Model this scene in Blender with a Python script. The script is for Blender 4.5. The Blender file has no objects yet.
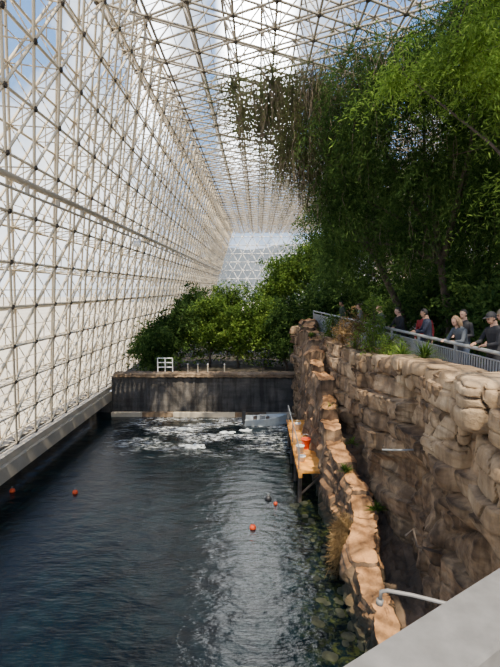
import bpy, math, random
import numpy as np
from mathutils import Vector, Matrix, noise
random.seed(7); rng=np.random.default_rng(7)
C=bpy.context.scene.collection
H=7.5
# ---------------------------------------------------------------- helpers
def link(o,parent=None):
    C.objects.link(o)
    if parent is not None: o.parent=parent
    return o
def tag(o,label=None,category=None,group=None,kind=None):
    if label:o["label"]=label
    if category:o["category"]=category
    if group:o["group"]=group
    if kind:o["kind"]=kind
    return o
def mesh(name,V,F,mat,parent=None,smooth=False):
    me=bpy.data.meshes.new(name)
    V=np.asarray(V,dtype=np.float32)
    if isinstance(F,np.ndarray) and F.ndim==2:
        n,k=F.shape
        me.vertices.add(len(V)); me.vertices.foreach_set("co",V.ravel())
        me.loops.add(n*k); me.loops.foreach_set("vertex_index",F.astype(np.int32).ravel())
        me.polygons.add(n)
        me.polygons.foreach_set("loop_start",np.arange(0,n*k,k,dtype=np.int32))
        me.update(calc_edges=True); me.validate()
    else:
        me.from_pydata([tuple(map(float,v)) for v in V],[],[tuple(int(i) for i in f) for f in F]); me.update()
    if mat: 
        for m in (mat if isinstance(mat,list) else [mat]): me.materials.append(m)
    if smooth: me.polygons.foreach_set("use_smooth",[True]*len(me.polygons))
    o=bpy.data.objects.new(name,me)
    return link(o,parent)
def empty(name,loc,yaw=0):
    o=bpy.data.objects.new(name,None); o.location=loc; o.rotation_euler=(0,0,yaw); o.empty_display_size=.2
    return link(o)
class MB:
    def __init__(s): s.V=[];s.F=[]
    def add(s,V,F):
        b=len(s.V); s.V+= [tuple(v) for v in V]; s.F+=[tuple(i+b for i in f) for f in F]; return s
    def box(s,x0,x1,y0,y1,z0,z1):
        return s.add([(x0,y0,z0),(x1,y0,z0),(x1,y1,z0),(x0,y1,z0),(x0,y0,z1),(x1,y0,z1),(x1,y1,z1),(x0,y1,z1)],
          [(0,3,2,1),(4,5,6,7),(0,1,5,4),(1,2,6,5),(2,3,7,6),(3,0,4,7)])
    def sweep(s,pts,rad,n=8):
        pts=[Vector(p) for p in pts]
        if not hasattr(rad,'__len__'): rad=[rad]*len(pts)
        V=[];F=[];pu=None
        for i,p in enumerate(pts):
            d=(pts[min(i+1,len(pts)-1)]-pts[max(i-1,0)]).normalized()
            if pu is None:
                a=Vector((0,0,1)) if abs(d.z)<.9 else Vector((1,0,0)); u=d.cross(a).normalized()
            else: u=(pu-d*pu.dot(d)).normalized()
            pu=u; v=d.cross(u)
            for k in range(n):
                t=2*math.pi*k/n; V.append(p+rad[i]*(math.cos(t)*u+math.sin(t)*v))
        for i in range(len(pts)-1):
            for k in range(n):
                F.append((i*n+k,i*n+(k+1)%n,(i+1)*n+(k+1)%n,(i+1)*n+k))
        F.append(tuple(range(n-1,-1,-1))); F.append(tuple((len(pts)-1)*n+k for k in range(n)))
        return s.add(V,F)
    def ell(s,c,r,n=14,m=9,f=None):
        V=[(c[0],c[1],c[2]-r[2])]
        for j in range(1,m):
            a=-math.pi/2+math.pi*j/m
            for k in range(n):
                t=2*math.pi*k/n
                V.append((c[0]+r[0]*math.cos(a)*math.cos(t),c[1]+r[1]*math.cos(a)*math.sin(t),c[2]+r[2]*math.sin(a)))
        V.append((c[0],c[1],c[2]+r[2])); F=[]
        for k in range(n): F.append((0,1+(k+1)%n,1+k))
        for j in range(m-2):
            for k in range(n):
                a=1+j*n+k;b=1+j*n+(k+1)%n;F.append((a,b,b+n,a+n))
        L=len(V)-1
        for k in range(n): F.append((1+(m-2)*n+k,1+(m-2)*n+(k+1)%n,L))
        if f: F=[q for q in F if f(Vector([sum(V[i][a] for i in q)/len(q) for a in range(3)]))]
        return s.add(V,F)
    def obj(s,name,mat,parent=None,smooth=False): return mesh(name,s.V,s.F,mat,parent,smooth)
def tubes(P0,P1,R0,R1,n=5):
    P0=np.asarray(P0,float);P1=np.asarray(P1,float);m=len(P0)
    R0=np.broadcast_to(np.asarray(R0,float),(m,));R1=np.broadcast_to(np.asarray(R1,float),(m,))
    d=P1-P0; d/=np.linalg.norm(d,axis=1,keepdims=True)+1e-9
    a=np.where(np.abs(d[:,2:3])<.9,np.array([[0,0,1.]]),np.array([[1.,0,0]]))
    u=np.cross(d,a);u/=np.linalg.norm(u,axis=1,keepdims=True);v=np.cross(d,u)
    t=np.arange(n)*2*math.pi/n
    ring=np.cos(t)[None,:,None]*u[:,None,:]+np.sin(t)[None,:,None]*v[:,None,:]
    V=np.stack([P0[:,None]+ring*R0[:,None,None],P1[:,None]+ring*R1[:,None,None]],1).reshape(-1,3)
    b=(np.arange(m)*2*n)[:,None]; k=np.arange(n)[None]; k2=(k+1)%n
    F=np.stack([b+k,b+k2,b+k2+n,b+k+n],-1).reshape(-1,4)
    return V,F
def cat(parts):
    V=[];F=[];b=0
    for v,f in parts: V.append(v);F.append(f+b);b+=len(v)
    return np.concatenate(V),np.concatenate(F)
# ---------------------------------------------------------------- materials
def newmat(name):
    m=bpy.data.materials.new(name); m.use_nodes=True
    nt=m.node_tree; b=nt.nodes["Principled BSDF"]; return m,nt,b
def ramp(nt,fac,stops):
    r=nt.nodes.new("ShaderNodeValToRGB"); e=r.color_ramp.elements
    while len(e)>1: e.remove(e[-1])
    e[0].position=stops[0][0]; e[0].color=(*stops[0][1],1)
    for p,c in stops[1:]:
        q=e.new(p); q.color=(*c,1)
    nt.links.new(fac,r.inputs[0]); return r.outputs[0]
def nz(nt,scale,detail=6,rough=.6,vec=None,mapscale=None):
    n=nt.nodes.new("ShaderNodeTexNoise"); n.inputs["Scale"].default_value=scale; n.inputs["Detail"].default_value=detail; n.inputs["Roughness"].default_value=rough
    g=nt.nodes.new("ShaderNodeNewGeometry")
    src=g.outputs["Position"]
    if mapscale:
        mp=nt.nodes.new("ShaderNodeMapping"); mp.inputs["Scale"].default_value=mapscale
        nt.links.new(src,mp.inputs[0]); src=mp.outputs[0]
    nt.links.new(src,n.inputs["Vector"]); return n.outputs["Fac"]
def mixc(nt,fac,a,b,mode='MIX'):
    m=nt.nodes.new("ShaderNodeMix"); m.data_type='RGBA'; m.blend_type=mode
    for s,i in ((fac,0),(a,6),(b,7)):
        if isinstance(s,(int,float)): m.inputs[i].default_value=s
        elif isinstance(s,tuple): m.inputs[i].default_value=(*s,1)
        else: nt.links.new(s,m.inputs[i])
    return m.outputs[2]
def bump(nt,b,h,strength=.5,dist=.05):
    n=nt.nodes.new("ShaderNodeBump"); n.inputs["Strength"].default_value=strength; n.inputs["Distance"].default_value=dist
    nt.links.new(h,n.inputs["Height"]); nt.links.new(n.outputs[0],b.inputs["Normal"]); return n
def plain(name,c,rough=.6,metal=0,var=.15,scale=6):
    m,nt,b=newmat(name)
    f=nz(nt,scale,4)
    col=ramp(nt,f,[(.3,tuple(x*(1-var) for x in c)),(.7,tuple(min(1,x*(1+var)) for x in c))])
    nt.links.new(col,b.inputs["Base Color"]); b.inputs["Roughness"].default_value=rough; b.inputs["Metallic"].default_value=metal
    return m
def rockmat(name,dark,mid,light,streak=.5,algae=False,low_tint=None,cap=None):
    m,nt,b=newmat(name)
    n1=nz(nt,.8,7,.6); base=ramp(nt,n1,[(.3,dark),(.48,mid),(.66,light)])
    st=nz(nt,1.0,4,.55,mapscale=(.5,.5,4.5)); sc=ramp(nt,st,[(.38,(.5,.46,.42)),(.55,(1,1,1))])
    base=mixc(nt,.5,base,sc,'MULTIPLY')
    vs=nz(nt,1.6,5,.6,mapscale=(2.0,2.0,.2)); vc=ramp(nt,vs,[(.42,(.30,.28,.27)),(.56,(1,1,1))])
    base=mixc(nt,streak,base,vc,'MULTIPLY')
    fn=nz(nt,14,6,.7); fc=ramp(nt,fn,[(.3,(.75,.73,.7)),(.7,(1.1,1.08,1.05))])
    base=mixc(nt,.6,base,fc,'MULTIPLY')
    g=nt.nodes.new("ShaderNodeNewGeometry")
    sx=nt.nodes.new("ShaderNodeSeparateXYZ"); nt.links.new(g.outputs["Position"],sx.inputs[0])
    if low_tint:  # creases darkened by pointiness; tint deepens towards the bottom
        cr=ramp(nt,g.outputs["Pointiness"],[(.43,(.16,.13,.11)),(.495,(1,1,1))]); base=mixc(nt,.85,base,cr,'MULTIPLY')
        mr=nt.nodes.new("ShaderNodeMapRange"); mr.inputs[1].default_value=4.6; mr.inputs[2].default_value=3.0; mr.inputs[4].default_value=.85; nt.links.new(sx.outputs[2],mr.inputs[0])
        base=mixc(nt,mr.outputs[0],base,mixc(nt,1.0,base,low_tint,'MULTIPLY'))
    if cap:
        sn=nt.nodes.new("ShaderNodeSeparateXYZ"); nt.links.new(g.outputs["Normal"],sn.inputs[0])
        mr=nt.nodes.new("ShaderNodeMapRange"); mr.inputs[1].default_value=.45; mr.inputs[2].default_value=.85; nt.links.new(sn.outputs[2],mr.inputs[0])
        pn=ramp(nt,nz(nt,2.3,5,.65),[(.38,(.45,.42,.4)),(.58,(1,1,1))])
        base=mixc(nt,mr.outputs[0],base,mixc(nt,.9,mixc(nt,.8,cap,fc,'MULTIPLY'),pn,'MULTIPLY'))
    if algae:
        mr=nt.nodes.new("ShaderNodeMapRange"); mr.inputs[1].default_value=1.0; mr.inputs[2].default_value=.1; nt.links.new(sx.outputs[2],mr.inputs[0])
        base=mixc(nt,mr.outputs[0],base,(.03,.032,.016))
    nt.links.new(base,b.inputs["Base Color"]); b.inputs["Roughness"].default_value=.9
    h=nz(nt,5,8,.65); bump(nt,b,h,.8,.07)
    return m
def leafmat(name,cols,trans=.4):
    m=bpy.data.materials.new(name); m.use_nodes=True; nt=m.node_tree; nt.nodes.clear()
    out=nt.nodes.new("ShaderNodeOutputMaterial"); g=nt.nodes.new("ShaderNodeNewGeometry")
    c=ramp(nt,g.outputs["Random Per Island"],[(i/(len(cols)-1),k) for i,k in enumerate(cols)])
    f=nz(nt,.7,3); cc=ramp(nt,f,[(.35,(.5,.55,.5)),(.65,(1.3,1.25,1.05))])
    c=mixc(nt,1.0,c,cc,'MULTIPLY')
    d=nt.nodes.new("ShaderNodeBsdfDiffuse"); t=nt.nodes.new("ShaderNodeBsdfTranslucent"); mx=nt.nodes.new("ShaderNodeMixShader"); mx.inputs[0].default_value=trans
    nt.links.new(c,d.inputs[0]); nt.links.new(c,t.inputs[0]); nt.links.new(d.outputs[0],mx.inputs[1]); nt.links.new(t.outputs[0],mx.inputs[2])
    nt.links.new(mx.outputs[0],out.inputs[0]); return m
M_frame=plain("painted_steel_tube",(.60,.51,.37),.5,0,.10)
M_roof=plain("backlit_steel_tube",(.34,.30,.24),.55,0,.12)  # same tubes as the wall, colour darkened for the backlit roof
M_beam=plain("painted_beam",(.44,.38,.29),.6,0,.12,2)
M_node=plain("dark_node",(.05,.038,.03),.5)
M_rock=rockmat("sandstone",(.17,.105,.055),(.40,.26,.145),(.62,.44,.26),.7,low_tint=(.66,.64,.60))
M_block=rockmat("sandstone_block",(.22,.14,.075),(.46,.31,.17),(.64,.47,.29),.4,low_tint=(.75,.74,.72))
M_rock2=rockmat("sandstone_ochre",(.10,.065,.04),(.24,.155,.09),(.40,.27,.16),.6,True,low_tint=(.9,.9,.9),cap=(.52,.26,.10))
M_shore=rockmat("algae_stone",(.010,.013,.006),(.022,.026,.011),(.05,.052,.024),.2)
M_conc=rockmat("stained_concrete",(.045,.043,.04),(.085,.08,.075),(.15,.135,.12),.7)
M_coping=rockmat("brown_coping",(.12,.08,.05),(.26,.18,.11),(.40,.29,.18),.3)
M_gully=rockmat("gully_soil",(.05,.035,.022),(.12,.08,.048),(.25,.16,.095),.2)
M_soil=plain("soil",(.04,.032,.02),.95,0,.4,2)
M_slab=plain("walkway_concrete",(.2,.185,.16),.9,0,.2,3)
M_galv=plain("galvanised_steel",(.30,.31,.31),.45,.5,.12,8)
M_fence=plain("grey_painted_steel",(.24,.25,.25),.5,.1,.15,8)
M_bark=plain("bark",(.08,.06,.045),.95,0,.4,5)
M_white=plain("white_paint",(.82,.82,.80),.6,0,.05)
M_hull=plain("pale_blue_hull",(.45,.50,.53),.5,0,.08)
M_orange=plain("orange_float_plastic",(.85,.10,.02),.4,0,.1)
M_black=plain("black_plastic",(.02,.02,.022),.5)
M_wood=plain("weathered_orange_deck",(.78,.32,.05),.8,0,.35,3)
M_desert=plain("desert_ground",(.50,.44,.34),.95,0,.2,.05)
# ---------------------------------------------------------------- space frame
def lattice(O,U,Vv,N,nu,nv,a,depth,r,mull=True,inner=True,web=.72):
    O,U,Vv,N=[np.array(x,float) for x in (O,U,Vv,N)]; h=a*.866
    segO=[];segI=[];segW=[];segM=[]
    def po(i,j): return O+U*((i+.5*(j%2))*a)+Vv*(j*h)+N*depth
    def pi(i,j): return O+U*((i+.5+.5*(j%2))*a)+Vv*((j+1/3)*h)
    for j in range(nv+1):
        for i in range(nu):
            segO.append((po(i,j),po(i+1,j)))
            if j<nv:
                l,rr=((i-1,i) if j%2==0 else (i,i+1))
                A0,L0,R0,B0=po(i,j),po(l,j+1),po(rr,j+1),po(i+1,j)
                segO.append((A0,L0)); segO.append((A0,R0))
                segM.append(((A0+B0)/2,(A0+R0)/2)); segM.append(((A0+R0)/2,(B0+R0)/2)); segM.append(((A0+L0)/2,(A0+R0)/2)); 
                p=pi(i,j)
                segI.append((p,pi(i+1,j)))
                if j<nv-1: segI.append((p,pi(l,j+1)));segI.append((p,pi(rr,j+1)))
                segW.append((p,A0));segW.append((p,B0));segW.append((p,R0))
    parts=[]
    for s,k,on in ((segO,1.0,True),(segI,1.0,inner),(segW,web,inner),(segM,.45,mull)):
        if not on: continue
        s=np.array(s); parts.append(tubes(s[:,0],s[:,1],r*k,r*k,5))
    nodes=np.array([(pi if inner else po)(i,j) for j in range(nv) for i in range(nu)])
    nb=tubes(nodes-N*.06,nodes+N*.06,r*1.8,r*1.8,6)
    nb2=tubes(nodes-U*.06,nodes+U*.06,r*1.8,r*1.8,6)
    return cat(parts),cat([nb,nb2])
def frame(name,label,mat,nmat,*args):
    (V,F),(V2,F2)=lattice(*args)
    o=mesh(name,V,F,mat); tag(o,label,kind="structure")
    mesh("frame_node",V2,F2,nmat,o)
    return o
TX=-4.3
baseL=np.array([-9.05,0,1.4]); topL=np.array([TX,0,16.8])
vl=topL-baseL; Ll=np.linalg.norm(vl); vl/=Ll; nl=np.array([-vl[2],0,vl[0]])
A=1.5; HH=A*.866
nvl=int(round(Ll/HH)); 
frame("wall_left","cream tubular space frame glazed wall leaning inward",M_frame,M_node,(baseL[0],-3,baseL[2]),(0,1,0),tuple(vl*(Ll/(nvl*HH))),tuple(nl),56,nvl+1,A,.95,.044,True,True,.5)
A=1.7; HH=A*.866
frame("ceiling","tubular space frame glazed roof, backlit shade in its colour",M_roof,M_node,(TX-HH,-3,16.8),(0,1,0),(1,0,0),(0,0,1),50,17,A,1.25,.047)
frame("wall_back","white triangular space frame glazed end wall",M_white,M_white,(-9,81,2.2),(1,0,0),(0,0,1),(0,1,0),19,11,1.6,.2,.075,False,False)
frame("wall_right","white tubular space frame glazed side wall",M_frame,M_node,(19.4,-3,5.2),(0,1,0),(0,0,1),(1,0,0),50,8,A,1.2,.05,False)
mg=bpy.data.materials.new("hazy_glass"); mg.use_nodes=True; nt=mg.node_tree; nt.nodes.clear()
o_=nt.nodes.new("ShaderNodeOutputMaterial"); tr=nt.nodes.new("ShaderNodeBsdfTransparent"); tl=nt.nodes.new("ShaderNodeBsdfTranslucent"); mx=nt.nodes.new("ShaderNodeMixShader")
tr.inputs[0].default_value=(.95,.97,.98,1); tl.inputs[0].default_value=(.9,.92,.93,1); 
f=nz(nt,.35,4); mr=nt.nodes.new("ShaderNodeMapRange"); mr.inputs[1].default_value=.4;mr.inputs[2].default_value=.7;mr.inputs[3].default_value=.0;mr.inputs[4].default_value=.04
nt.links.new(f,mr.inputs[0]); nt.links.new(mr.outputs[0],mx.inputs[0]); nt.links.new(tr.outputs[0],mx.inputs[1]); nt.links.new(tl.outputs[0],mx.inputs[2]); nt.links.new(mx.outputs[0],o_.inputs[0])
def quad(name,pts,mat,kind="structure",label=None):
    o=mesh(name,pts,[tuple(range(len(pts)))],mat); tag(o,label,kind=kind); return o
bo=baseL+nl*1.05; to=topL+nl*1.05
quad("window_1",[(bo[0],-3,bo[2]),(bo[0],82,bo[2]),(to[0]+.3,82,to[2]+1.3),(to[0]+.3,-3,to[2]+1.3)],mg,label="hazy glazing of the leaning wall")
quad("window_2",[(-5.4,-3,18.13),(-5.4,82,18.13),(20.6,82,18.13),(20.6,-3,18.13)],mg,label="hazy glazing of the roof")
mb=MB(); t=(10.3-1.4)/(16.8-1.4); xc=-9.05+(TX+9.05)*t
mb.sweep([(xc+.15,-3,10.3),(xc+.15,81,10.3)],.08,8); mb.sweep([(xc+.15,-3,10.0),(xc+.15,81,10.0)],.04,6)
for i in range(42): mb.box(xc+.1,xc+.2,-3+2*i,-2.92+2*i,10.0,10.3)
o=mb.obj("trim_1",M_beam); tag(o,"long horizontal service pipe along the wall",kind="structure")
mb=MB(); mb.box(-9.7,-8.85,-3,28.6,.75,1.3); mb.box(-9.3,-9.0,-3,81,1.3,1.55)
o=mb.obj("trim_2",M_beam); tag(o,"painted beam at the foot of the glazed wall",kind="structure")
mb=MB(); mb.box(-10.6,-10.2,-3,29,-3,1.2); mb.box(-10.6,-8.7,28.6,29,-3,1.2); o=mb.obj("wall_basin",M_conc); tag(o,"dark concrete basin side",kind="structure")
# ---------------------------------------------------------------- ground, hills, basin
gm=MB()
gm.add([(-400,-100,.6),(-10.6,-100,.6),(-10.6,400,.6),(-400,400,.6)],[(0,1,2,3)])
gm.add([(-10.6,83,.6),(400,83,.6),(400,400,.6),(-10.6,400,.6)],[(0,1,2,3)])
gm.add([(21,-100,5),(400,-100,5),(400,83,5),(21,83,5)],[(0,1,2,3)])
o=gm.obj("ground",M_desert); tag(o,"pale desert ground outside the glass",kind="structure")
P=[];F=[]
for i in range(60):
    x=-70+260*i/59
    for j in range(8):
        t=j/7; e=max(0,min(1,(x+70)/40))
        P.append((x,240+90*t,.5+e*(34+9*noise.noise(Vector((x*.02,3,0)))+4*noise.noise(Vector((x*.07,t*2,1))))*math.sin(t*math.pi/2)))
for i in range(59):
    for j in range(7): F.append((i*8+j,(i+1)*8+j,(i+1)*8+j+1,i*8+j+1))
M_hill=plain("hazy_hill",(.08,.095,.105),1,0,.3,.03)  # haze tone put into the colour, dark to set off the end lattice
o=mesh("hill",P,F,M_hill,None,True); tag(o,"dark blue-grey hills beyond the glass, haze put into their colour",kind="structure")
gm=MB(); gm.box(-8.7,3.2,28.9,81,-3,2.1); o=gm.obj("floor_savanna",M_soil); tag(o,"planted soil terrace behind the basin wall",kind="structure")
# water
mw,nt,b=newmat("ocean_water")
b.inputs["IOR"].default_value=1.27
n1=nz(nt,1.6,2,.5,mapscale=(.8,1.6,1)); n2=nz(nt,6.5,3,.6,mapscale=(.7,1.9,1))
ad=nt.nodes.new("ShaderNodeMath"); ad.operation='MULTIPLY_ADD'; ad.inputs[1].default_value=.42
nt.links.new(n2,ad.inputs[0]); nt.links.new(n1,ad.inputs[2]); bump(nt,b,ad.outputs[0],1.0,.036)
g=nt.nodes.new("ShaderNodeNewGeometry"); sx=nt.nodes.new("ShaderNodeSeparateXYZ"); nt.links.new(g.outputs["Position"],sx.inputs[0])
def mrange(src,a,b_,c=0,d=1):
    m=nt.nodes.new("ShaderNodeMapRange"); m.inputs[1].default_value=a;m.inputs[2].default_value=b_;m.inputs[3].default_value=c;m.inputs[4].default_value=d
    nt.links.new(src,m.inputs[0]); return m.outputs[0]
def mul(a,b_):
    m=nt.nodes.new("ShaderNodeMath"); m.operation='MULTIPLY'; nt.links.new(a,m.inputs[0]); nt.links.new(b_,m.inputs[1]); return m.outputs[0]
foam_n=mul(mrange(nz(nt,4.5,9,.8,mapscale=(.6,1.2,1)),.48,.60),mrange(nz(nt,.6,3,.6,mapscale=(.7,1.3,1)),.43,.55))
foam_y=mul(mrange(sx.outputs[1],20.5,24.0),mrange(sx.outputs[1],28.2,26.8)); foam=mul(mul(foam_n,foam_y),mrange(sx.outputs[0],-7.8,-5.8))
base=ramp(nt,nz(nt,.25,3),[(.35,(.001,.004,.006)),(.65,(.002,.008,.011))])
alg=mul(mrange(sx.outputs[0],.8,1.7),mrange(nz(nt,4.2,7,.75),.46,.60))
base=mixc(nt,alg,base,(.03,.036,.011))
base=mixc(nt,foam,base,(.85,.88,.88))
nt.links.new(base,b.inputs["Base Color"])
nt.links.new(mrange(foam,0,1,.03,.7),b.inputs["Roughness"])
o=quad("floor_water",[(-10.2,-4,0),(3.4,-4,0),(3.4,28.6,0),(-10.2,28.6,0)],mw,label="dark rippled blue-green ocean basin water")
M_foam=plain("foam",(.62,.66,.66),.8,0,.25,9)
for i,(x,y,s) in enumerate([(-3.0,22.3,.36),(-1.6,24.6,.22),(-3.9,25.2,.24),(-.6,25.0,.2)]):
    V=[];F=[];nr,na=9,36
    for a in range(nr):
        for k in range(na):
            th=2*math.pi*k/na; rr=s*a/(nr-1)*(1+.7*noise.noise(Vector((math.cos(th)*2.2+i*5,math.sin(th)*2.2,a*.2))))
            V.append((rr*math.cos(th)*1.9,rr*math.sin(th)*.9,.06*(1-(a/(nr-1))**2)*(1+2.4*noise.noise(Vector((rr*math.cos(th)*9,rr*math.sin(th)*9,i))))-.012))
    for a in range(nr-1):
        for k in range(na): F.append((a*na+k,a*na+(k+1)%na,(a+1)*na+(k+1)%na,(a+1)*na+k))
    o=mesh("foam_patch",V,F,M_foam); o.location=(x,y,0); tag(o,"patch of churning white foam on the water","foam","bubbling foam patches",kind="stuff")
# ---------------------------------------------------------------- rocks
def hsh(*a): return random.Random(hash(tuple(int(x) for x in a))).random()
def strata(y,z,x=0,lay=.5,wid=1.6,e1=9,e2=16):
    zz=z+.25*noise.noise(Vector((y*.35,x*.5,z*.2)))+.04*noise.noise(Vector((y*1.7,x,z*.9)))
    k=math.floor(zz/lay); t=zz/lay-k
    w=wid*(.6+.9*hsh(k,3)); yy=y+w*hsh(k,9)+.3*noise.noise(Vector((y*.5,z*.8,3)))
    q=math.floor(yy/w); s=yy/w-q
    rz=1-abs(2*t-1)**e1; rs=1-abs(2*s-1)**e2
    tilt=(hsh(k,q,7)-.5)*.6*(s-.5)+(hsh(k,q,6)-.3)*.4*(t-.5)
    return ((hsh(k,q,1)*.9+.15)+tilt)*rz*rs
def crack(p,w=.06):
    d,_=noise.voronoi(p); return max(0,1-(d[1]-d[0])/w)
def rocknoise(p,amp=.1): 
    return amp*(noise.noise(p*.9)+.5*noise.noise(p*2.2)+.25*noise.noise(p*6)+.12*noise.noise(p*13))
def fx(y): return 4.6-(y-10)*1.4/16
def gz(y): return .9 if y<11 else .9+min(1,(y-11)/13)*3.4
def gridmesh(name,P,nu,nv,mat,smooth=True):
    F=[(i*nv+j,(i+1)*nv+j,(i+1)*nv+j+1,i*nv+j+1) for i in range(nu-1) for j in range(nv-1)]
    return mesh(name,P,F,mat,None,smooth)
P=[];ny,nvv=620,190
def lip(y): return 5.35+.40*max(0,min(1,(16-y)/4))
for i in range(ny):
    y=1.5+(28.0-1.5)*i/(ny-1)
    xt=fx(y)-.42+.35*noise.noise(Vector((y*.4,0,5))); xb=xt-.02-max(0,(y-20)*.04); zl=lip(y)
    qb=y/1.35+.5*noise.noise(Vector((y*.3,7,7))); fb=qb-math.floor(qb); but=(1-abs(2*fb-1)**6)*(.08+.20*hsh(math.floor(qb),31))
    for j in range(nvv):
        t=j/(nvv-1)
        if t<.85:
            z=-.8+(zl+.8)*(t/.85); x=xb+(xt-xb)*(t/.85)
            up=min(1,max(0,(z-zl+2.7+.9*noise.noise(Vector((y*.5,1,1))))/.3)); p=Vector((x,y,z))
            lowst=max(0,min(1,(2.6-z)/.4))
            x-=strata(y,z-zl,0,.52,1.5,18,40)*(.07+.46*up+.22*lowst)+rocknoise(p,.16)+but*(1-.4*up)
            x+=.16*crack(Vector((y*.6,z*.28,x*.2)),.05)+.12*max(0,z-zl+.35)
        else:
            s=(t-.85)/.15; z=zl-.3*s+.08*noise.noise(Vector((y,s,1))); x=xt+.02+s*1.0-(strata(y,-.02,0,.52,1.5,18,40)*.46+but*.6)*(1-s)-rocknoise(Vector((xt,y,zl)),.16)*(1-s)
        P.append((x,y,z+.10*noise.noise(Vector((y*1.3,0,z*.3)))))
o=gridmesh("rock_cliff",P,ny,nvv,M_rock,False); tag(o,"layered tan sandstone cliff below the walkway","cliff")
key=[(1,2.3,.2),(8,2.45,.7),(10,2.50,1.0),(11.2,2.62,1.15),(12.4,2.86,1.45),(13.6,2.85,1.8),(15,2.62,2.3),(17,2.58,3.1),(18.5,2.52,4.0),(20,2.55,4.6),(23,2.6,5.3),(26,2.70,5.9),(27.9,2.85,5.7)]
def cx(y):
    return float(np.interp(y,[k[0] for k in key],[k[1] for k in key]))+.09*math.sin(y*1.5), float(np.interp(y,[k[0] for k in key],[k[2] for k in key]))
P=[];nu=640;NP=72
prof=[]
for j in range(NP):
    t=j/(NP-1)
    if t<.42: prof.append((-1,t/.42))
    elif t<.58: prof.append((-1+2*(t-.42)/.16,1))
    else: prof.append((1,1-(t-.58)/.42))
for i in range(nu):
    y=1+26.9*i/(nu-1); c,zt=cx(y)
    qs=y+.3*noise.noise(Vector((y,2,2))); st_=1.2
    q=math.floor(qs/st_); zq=cx((q+.5)*st_)[1]; w_=max(0,min(1,(y-13)/3))
    fr=qs/st_-q
    zt=zt*(1-.75*w_)+zq*.75*w_
    zt+=.12*noise.noise(Vector((y*1.1,9,0)))+.15*(hsh(q,5)-.5)
    wq=.07*hsh(q,8)
    for sx_,s in prof:
        z=-1+(zt+1)*s; lip_=.05 if s>1-.16/(zt+1) else 0
        hw=.17+.10*(1-s)+lip_+wq
        st=strata(y,z-zt,4,.36,1.1,16,26)*.24*(0.35 if lip_ else 1)
        x=c+sx_*(hw+st*abs(sx_)-.09*crack(Vector((y*.9,z*.6,sx_)),.05)-.05*abs(2*fr-1)**14)+rocknoise(Vector((c+.3*sx_,y,z)),.13)
        P.append((x,y,z+rocknoise(Vector((c+sx_,y,z+7)),.07)))
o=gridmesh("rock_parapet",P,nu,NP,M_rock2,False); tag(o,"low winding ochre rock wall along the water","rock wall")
P=[];
for i in range(200):
    y=1+26.6*i/199; c,zt=cx(y)
    for j in range(18):
        x=c+ (4.5-c)*j/17; P.append((x,y,min(gz(y),zt-.5)+.25*noise.noise(Vector((x*2,y*1.5,0)))+.1*noise.noise(Vector((x*6,y*5,0)))))
o=gridmesh("gully_bed",P,200,18,M_gully,False); tag(o,"leaf-littered brown gully floor between rock walls","gully")
def boulder(loc,size,seed,mat=M_block,label="rounded tan sandstone block with horizontal cracks",yaw=0,group="sandstone blocks by the walkway",e=7,n=24,name="boulder"):
    V=[];idx={};F=[]
    lh=.30+.14*hsh(seed,77)
    def vid(p):
        k=tuple(round(a,4) for a in p)
        if k not in idx:
            idx[k]=len(V); v=Vector(p)
            l=(abs(v.x)**e+abs(v.y)**e+abs(v.z)**e)**(1/e); v=v/l
            w=Vector((v.x*size[0],v.y*size[1],v.z*size[2]))
            lay=((v.z+1)*size[2]+.12*noise.noise(w*1.2+Vector((seed,0,0)))+.05*v.y)/lh; kk=math.floor(lay); tt=lay-kk
            sc=1-.20*hsh(kk,seed,4)-.09*(abs(2*tt-1)**11)
            dx=(hsh(kk,seed,2)-.5)*.18
            nn=w*1.1+Vector((seed*3.1,0,0)); d=1+.20*noise.noise(nn)+.05*noise.noise(nn*3)
            cr=1-.16*crack(w*.8+Vector((seed,2,0)),.05)
            V.append(Vector((w.x*d*sc*cr+dx,w.y*d*(.4+.6*sc)*cr,w.z*(1+.14*noise.noise(nn*.8)))))
        return idx[k]
    for ax in range(3):
        for sg in (-1,1):
            for i in range(n):
                for j in range(n):
                    q=[]
                    for a,b_ in ((i,j),(i+1,j),(i+1,j+1),(i,j+1)):
                        p=[0,0,0]; p[ax]=sg; p[(ax+1)%3]=-1+2*a/n; p[(ax+2)%3]=-1+2*b_/n; q.append(vid(p))
                    F.append(tuple(q if sg>0 else q[::-1]))
    o=mesh(name,V,F,mat,None,n<10); o.location=loc; o.rotation_euler=(0,0,yaw)
    tag(o,label,"rock",group); return o
bl=[(5.6,.15,5.5,.6,.7,.55),(7.0,.12,5.5,.62,.72,.52),(8.45,.05,5.5,.6,.68,.46),(9.8,.1,5.5,.5,.66,.40),(11.1,.08,5.48,.48,.62,.38),(7.7,-.10,4.3,.5,.85,.66),(9.5,-.08,4.45,.42,.75,.58),(12.3,.05,5.42,.45,.62,.34),(13.5,.0,5.3,.42,.6,.32),
    (15.0,.05,5.15,.4,.7,.28),(16.6,.05,5.1,.38,.7,.26),(6.0,-.1,4.2,.5,.8,.6)]
for i,(y,dx,z,a,b_,c) in enumerate(bl):
    boulder((fx(y)-.62+dx,y,z),(a,b_,c),i+3,yaw=.2*math.sin(i*2.3),n=34)
protos=[boulder((1.95,9.6+i*1.3,-.07),(.13,.16,.08),i+40,M_shore,"small dark mossy shoreline stone",i,"mossy stones along the waterline",3,8,"shore_stone") for i in range(4)]
rs=random.Random(5)
for i in range(80):
    p=protos[i%4]; o=p.copy(); y=rs.uniform(7.8,16.5); x=cx(y)[0]-.40-rs.random()**1.6*.9; k=rs.uniform(.4,1.15)
    o.location=(x,y,-.05*rs.random()-.025); o.scale=(k,k*rs.uniform(.8,1.2),k); o.rotation_euler=(0,0,rs.uniform(0,6)); C.objects.link(o)
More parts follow.
